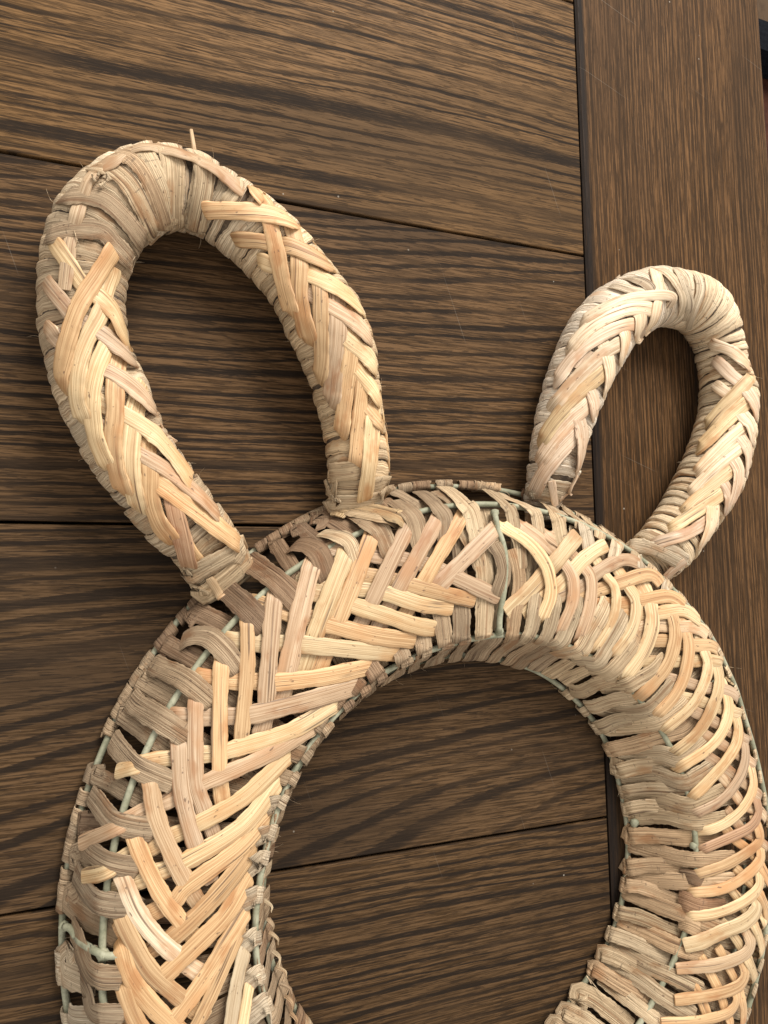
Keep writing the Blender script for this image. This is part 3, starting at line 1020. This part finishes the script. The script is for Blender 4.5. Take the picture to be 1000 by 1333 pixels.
def lerpc(a, b, t):
    return tuple(x + (y - x) * t for x, y in zip(a, b))
def wind(e, parent, count, tone, seed):
    random.seed(seed)
    q = 0.0
    step = 149.0 / count
    while q < 148:
        wd = step * random.uniform(0.75, 1.3)
        q1 = min(149.0, q + wd * random.choice((0.90, 0.97, 1.05, 1.12, 1.12, 1.18)))
        c = vary(tone(q / 149.0), 0.13)
        wrap(e, q, q1, 0.0004, 0.0009 + random.uniform(0, .0011), c, parent, random.uniform(0, 6.28), random.uniform(-.6, .6))
        q += wd
def tone_l(t):
    g = (0.53, 0.42, 0.285)
    tan = (0.66, 0.51, 0.325)
    pale = (0.74, 0.61, 0.43)
    if t < 0.40:
        return g if t > .08 else lerpc(tan, g, t / .08)
    if t < 0.60:
        return lerpc(g, pale, min(1, (t - 0.40) / .06))
    return lerpc(pale, tan, min(1, (t - 0.60) / .08))
def tone_r(t):
    cream = (0.80, 0.70, 0.56)  # pale wrapping, whitened further to paint in the window highlight
    tan = (0.74, 0.60, 0.41)
    return lerpc(cream, tan, min(1, max(0, (t - .35) / .12)))
wind(ear_l, earL, 62, tone_l, 11)
wind(ear_r, earR, 66, tone_r, 23)
random.seed(5)

tw = [on_plane(254, 205, 0.035), on_plane(252, 188, 0.034), on_plane(249, 169, 0.033)]
v, f = tube(tw, lambda t: 0.0014 - 0.0005 * t, 6)
mesh_obj('twig_end', v, f, CANE, earL, [(i * .001, i % 6 * .001) for i in range(len(v))], True, PAL['k'])
# arch bands and collars laid over the winding
HE = {'o': 0.0034, 'u': 0.0016, 't': 0.0002, 'm': 0.0034, 'v': 0.0062}
HEL = {'o': 0.0026, 'u': 0.0012, 't': -0.0006, 'm': 0.0016, 'v': 0.0042, 'x': 0.0032}
EARL_LEAF = """
22 g 46,322t 53,312 87,300 130,300 150,318 184,356 192,366t
22 g 58,274t 66,262 100,254 135,260 165,287 192,322 198,330t
22 t 92,228t 102,222 135,216 165,236 186,272 206,316 210,324t
24 k 138,196t 150,198 177,207 200,243 217,292 220,312t
26 t 212,178t 216,186 225,216 225,266 225,308 226,316t
24 t 262,188t 263,198 266,236 257,286 252,309 250,318t
16 t 310,214t 309,222 308,244 296,262 286,276t
20 t 178,186t 190,200 212,245 224,300 226,312t
22 t 232,748t 242,752x 280,732x 304,718x 312,708t
24 t 248,784t 257,779x 292,756x 322,729x 330,718t
20 t 292,742t 302,730x 318,709x 330,696t
24 t 420,618t 428,616 460,612 478,608t
26 t 418,634t 428,638m 470,638m 505,630m 514,622t
22 t 420,654t 430,656x 470,655x 508,648x 516,642t
"""
build(EARL_LEAF, ear_bvh['L'], HEL, 'wrap_band', LEAF, earL, True, 0.0008, 2.3, 0.07, 1.1)
EARL_CANE = """
# left limb
20 o 150,322t 145,330 122,367 102,401 90,437 82,475 80,496 83,508t
19 y 68,312t 75,322 92,347 107,370u 118,380u 130,387 147,406 158,430 171,458 175,468t
19 y 148,348u 146,358u 139,378u 132,404 127,416 112,446 102,482 101,520 108,543 112,552t
19 p 60,366t 67,376 85,398 97,412u 116,424u 132,433 155,452 180,477 200,507 209,536 211,546t
19 y 156,420u 146,436u 137,453 125,487 120,525 125,570 138,602 144,612t
18 p 60,424t 67,432 76,443u 100,466u 124,478u 142,483 172,503 200,532 217,560 223,578t
21 o 158,452u 153,476u 150,505 150,540 147,575 152,612 161,637 166,646t
19 y 96,500u 110,508u 133,526u 152,535u 167,542 200,565 227,595 246,622 250,632t
22 y 186,500u 177,530u 172,562 170,600 173,630 180,657 184,666t
17 p 120,548u 132,556u 155,572u 174,586u 190,595 222,615 258,644 281,667 286,676t
20 o 200,560u 193,582u 196,615 197,650 207,680 221,699 228,708t
22 o 176,608u 196,622u 212,632 242,655 275,680 306,704 314,712t
21 d 228,622u 225,642u 227,662 237,700 244,730 249,744t
12 o 236,690u 248,712u 262,732u
10 t 272,752m 279,762 291,783 306,803
# right limb
20 o 262,275t 269,274 318,275 360,281 400,300 422,320 434,338 438,346t
18 o 304,312t 311,312 340,314 356,318u 366,319u 380,321 414,337 447,359 471,389 476,398t
18 y 336,338t 342,340 354,345u 377,351u 394,355u 408,359 441,376 469,401 485,434 488,444t
17 p 386,370u 402,381u 418,392u 433,401 464,421 486,448 495,474 497,484t
18 y 420,414u 438,428u 454,444 478,464 493,490 499,524 501,534t
16 y 444,456u 455,468u 467,484 487,510 502,542 507,560t
14 o 462,508u 472,522u 483,537 502,563 511,594 509,620t
19 o 316,224t 324,236 336,252 344,264u 348,276u 352,292 360,326 369,370 378,402 382,412t
20 o 372,276u 380,296u 387,324u 390,346 390,384 396,420 402,440 404,448t
19 o 410,324u 414,348u 417,378 418,418 419,464 417,487 416,496t
21 p 436,366u 440,388u 440,416 439,446 436,478 432,518 430,526t
19 o 458,400u 460,424u 457,456 452,497 445,557 444,566t
17 o 474,452u 474,476u 472,497 469,530 463,597 462,606t
18 y 490,512u 487,534u 485,552 482,598 475,648 474,656t
# cane threaded through the arch
13 k 84,378 88,345 90,322 95,300u 100,280 106,262u 115,237 128,222u 147,210 165,199u 185,192 206,194u 235,200 258,209u 284,223 304,240 316,250u
"""
build(EARL_CANE, ear_bvh['L'], HE, 'cane_strip', CANE, earL, False, 0.0011, 2.4, 0.025, 1.14, 0.14)

EARR_CANE = """
# left limb
12 w 870,400t 876,388 862,384 820,388 792,398 764,414 756,422t
16 w 850,404t 844,402 820,402 784,416 760,434 746,450 738,460t
15 c 828,424t 822,422 800,428 768,446 744,468 727,492 722,500t
17 w 810,446t 804,449 784,462 754,490 728,520 716,536t
17 y 790,478t 782,488 750,516 722,548 708,570 702,580t
18 c 770,518t 762,530 746,544 722,572 706,595 700,604t
18 c 756,558t 748,568 726,592 708,616 697,637 692,648t
12 w 850,346t 854,356 858,374u 858,386u 856,398 850,420 836,438 828,448t
14 w 826,400u 834,412 831,438 820,460 808,484t
12 w 806,424u 814,436 812,460 803,490 790,517 782,537 778,548t
13 w 784,444u 792,468 794,490 788,512 780,532t
12 c 758,490u 770,512 774,530 772,560 766,586 762,596t
14 c 744,530u 755,550 758,576 754,608 744,640 738,652t
11 c 768,456u 758,466u 750,480u
9 c 718,626m 720,638 723,658
# right limb
13 w 924,445t 930,449 952,457 974,476 988,501 992,524 990,542 988,552t
14 c 930,468t 936,473 952,489u 964,499u 976,513 984,530 986,557 984,570t
14 w 930,500t 936,505 948,514u 958,528u 968,542 978,556 981,590 978,615 974,624t
12 c 952,556u 966,572 974,588 972,614 963,640 958,648t
13 c 944,586u 956,600 962,616 958,640 947,665 942,674t
12 c 934,620u 944,632 950,648 944,670 933,688 928,696t
14 w 924,648u 928,664 924,688 908,720 880,757
15 y 984,484t 978,491 959,512 939,532 925,549 920,558t
16 y 980,516t 974,522 952,541 924,570 913,580 908,586t
16 w 972,552t 966,558 948,574 924,598 912,611 906,618t
14 w 970,576t 964,582 940,602 916,624 903,638 898,644t
14 y 956,608t 950,614 928,632 908,648 895,661 888,668t
15 y 944,638t 938,644 912,662 880,684 870,690t
14 c 924,674t 918,680 896,694 858,706 846,712t
8 c 866,752 876,742 892,730
"""
build(EARR_CANE, ear_bvh['R'], HE, 'cane_strip', CANE, earR, False, 0.0011, 2.4, 0.025, 1.14, 0.12)
EARR_LEAF = """
15 e 812,706t 822,710v 850,716v 884,732v 892,740t
14 e 830,704t 846,712x 876,718x 896,730x 904,736t
16 e 668,652t 676,646x 698,642x 722,646x 742,652t
14 e 690,640u 712,632u 740,634u
9 e 858,346t 880,352 892,374 898,400 886,430t
9 e 886,346t 905,356 912,376 902,408 892,438t
10 e 836,348t 862,352 880,368 890,392 882,424t
10 e 786,378t 800,372 822,378 838,382 846,388t
12 e 806,362t 828,364 846,374 850,390t
"""
build(EARR_LEAF, ear_bvh['R'], HEL, 'wrap_band', LEAF, earR, True, 0.0008, 2.3, 0.07, 1.1)

# ------------------------------------------------------------------ frayed fibres
# torn leaf ends standing off the inner rim, lower left
random.seed(17)
for x, y in ((346,1172),(350,1196),(353,1214),(358,1238),(362,1258),(368,1280),(374,1296),(380,1318)):
    p0 = on_plane(x - 3, y, 0.020)
    d = Vector((random.uniform(.1, .5), random.uniform(-.9, -.2), random.uniform(-.1, .6))).normalized()
    pts = [p0 + d * (0.009 * k / 7) + Vector((0.0015, 0, 0.001)) * math.sin(k * .6) for k in range(8)]
    ribbon('torn_end', pts, [Vector((.4, .2, .9)).normalized()] * 8, [0.0024 * (1 - k / 9) for k in range(8)], 0.0003, LEAF, ring, vary(PAL[random.choice('ktg')], .2), leaf=True, rough_edge=.3)
random.seed(3)
def hair(p, d, ln, r, curl):
    path = []
    side = d.cross(Vector((0, 0, 1))).normalized()
    k1, k2 = random.uniform(-1, 1), random.uniform(-.4, .8)
    for i in range(6):
        t = i / 5
        path.append(p + d * (ln * t) + side * (curl * k1 * ln * t * t) + Vector((0, 0, 1)) * (curl * k2 * ln * t * t))
    return tube(path, lambda t: r * (1 - .7 * t), 4)
parts = {'ring': [], 'L': [], 'R': []}
for nm, e, cnt in (('L', ear_l, 60), ('R', ear_r, 26)):
    for _ in range(cnt):
        q, ph = random.uniform(2, 147), random.choice((random.uniform(-.3, .9), random.uniform(2.2, 3.4), random.uniform(0, math.pi)))
        p = e.at(q, ph, 0.0012)
        out = (p - e.at(q, ph, -0.01)).normalized()
        tang = e.T[int(q)] * random.uniform(-1, 1)
        parts[nm].append(hair(p, (out * .7 + tang).normalized(), random.choice((.002, .003, .0045)) * random.uniform(.7, 1.2), random.uniform(.00008, .0002), 1.4))
for _ in range(110):
    a = random.uniform(0, 2 * math.pi)
    t = random.choice((random.uniform(.0, .3), random.uniform(.68, .99), random.uniform(0.9, .99)))
    p, n_ = ring_point(a, t, 0.002)
    tang = Vector((-math.sin(a), math.cos(a), 0)) * random.uniform(-1, 1)
    parts['ring'].append(hair(p, (n_ * .6 + tang).normalized(), random.choice((.0025, .004, .005)) * random.uniform(.7, 1.2), random.uniform(.00008, .0002), 1.4))
def ptube(bv, pts, h, r):
    parts['L' if bv == 'L' else 'ring'].append(tube(px_path(ear_bvh['L'] if bv == 'L' else ring_bvh, pts, h, 12), lambda t: r * (1 - .6 * t), 5))
ptube('L', [(97, 300), (100, 312), (103, 318), (98, 322)], 0.004, 0.0003)
for x, y in ((128, 228), (135, 232), (140, 236), (132, 238), (124, 236), (144, 234), (130, 242)):
    ptube('L', [(x, y), (x + random.uniform(-9, 9), y - random.uniform(2, 12))], 0.005, 0.0009)
ptube('ring', [(758, 1264), (772, 1280), (788, 1302)], 0.005, 0.0004)
for nm, par in (('ring', ring), ('L', earL), ('R', earR)):
    v, f = join(parts[nm])
    uvs = [(i * .0003, (i % 7) * .0004) for i in range(len(v))]
    o = mesh_obj('frayed_fibres', v, f, LEAF, par, uvs, True, (0.62, 0.49, 0.33))
    o['kind'] = 'stuff'
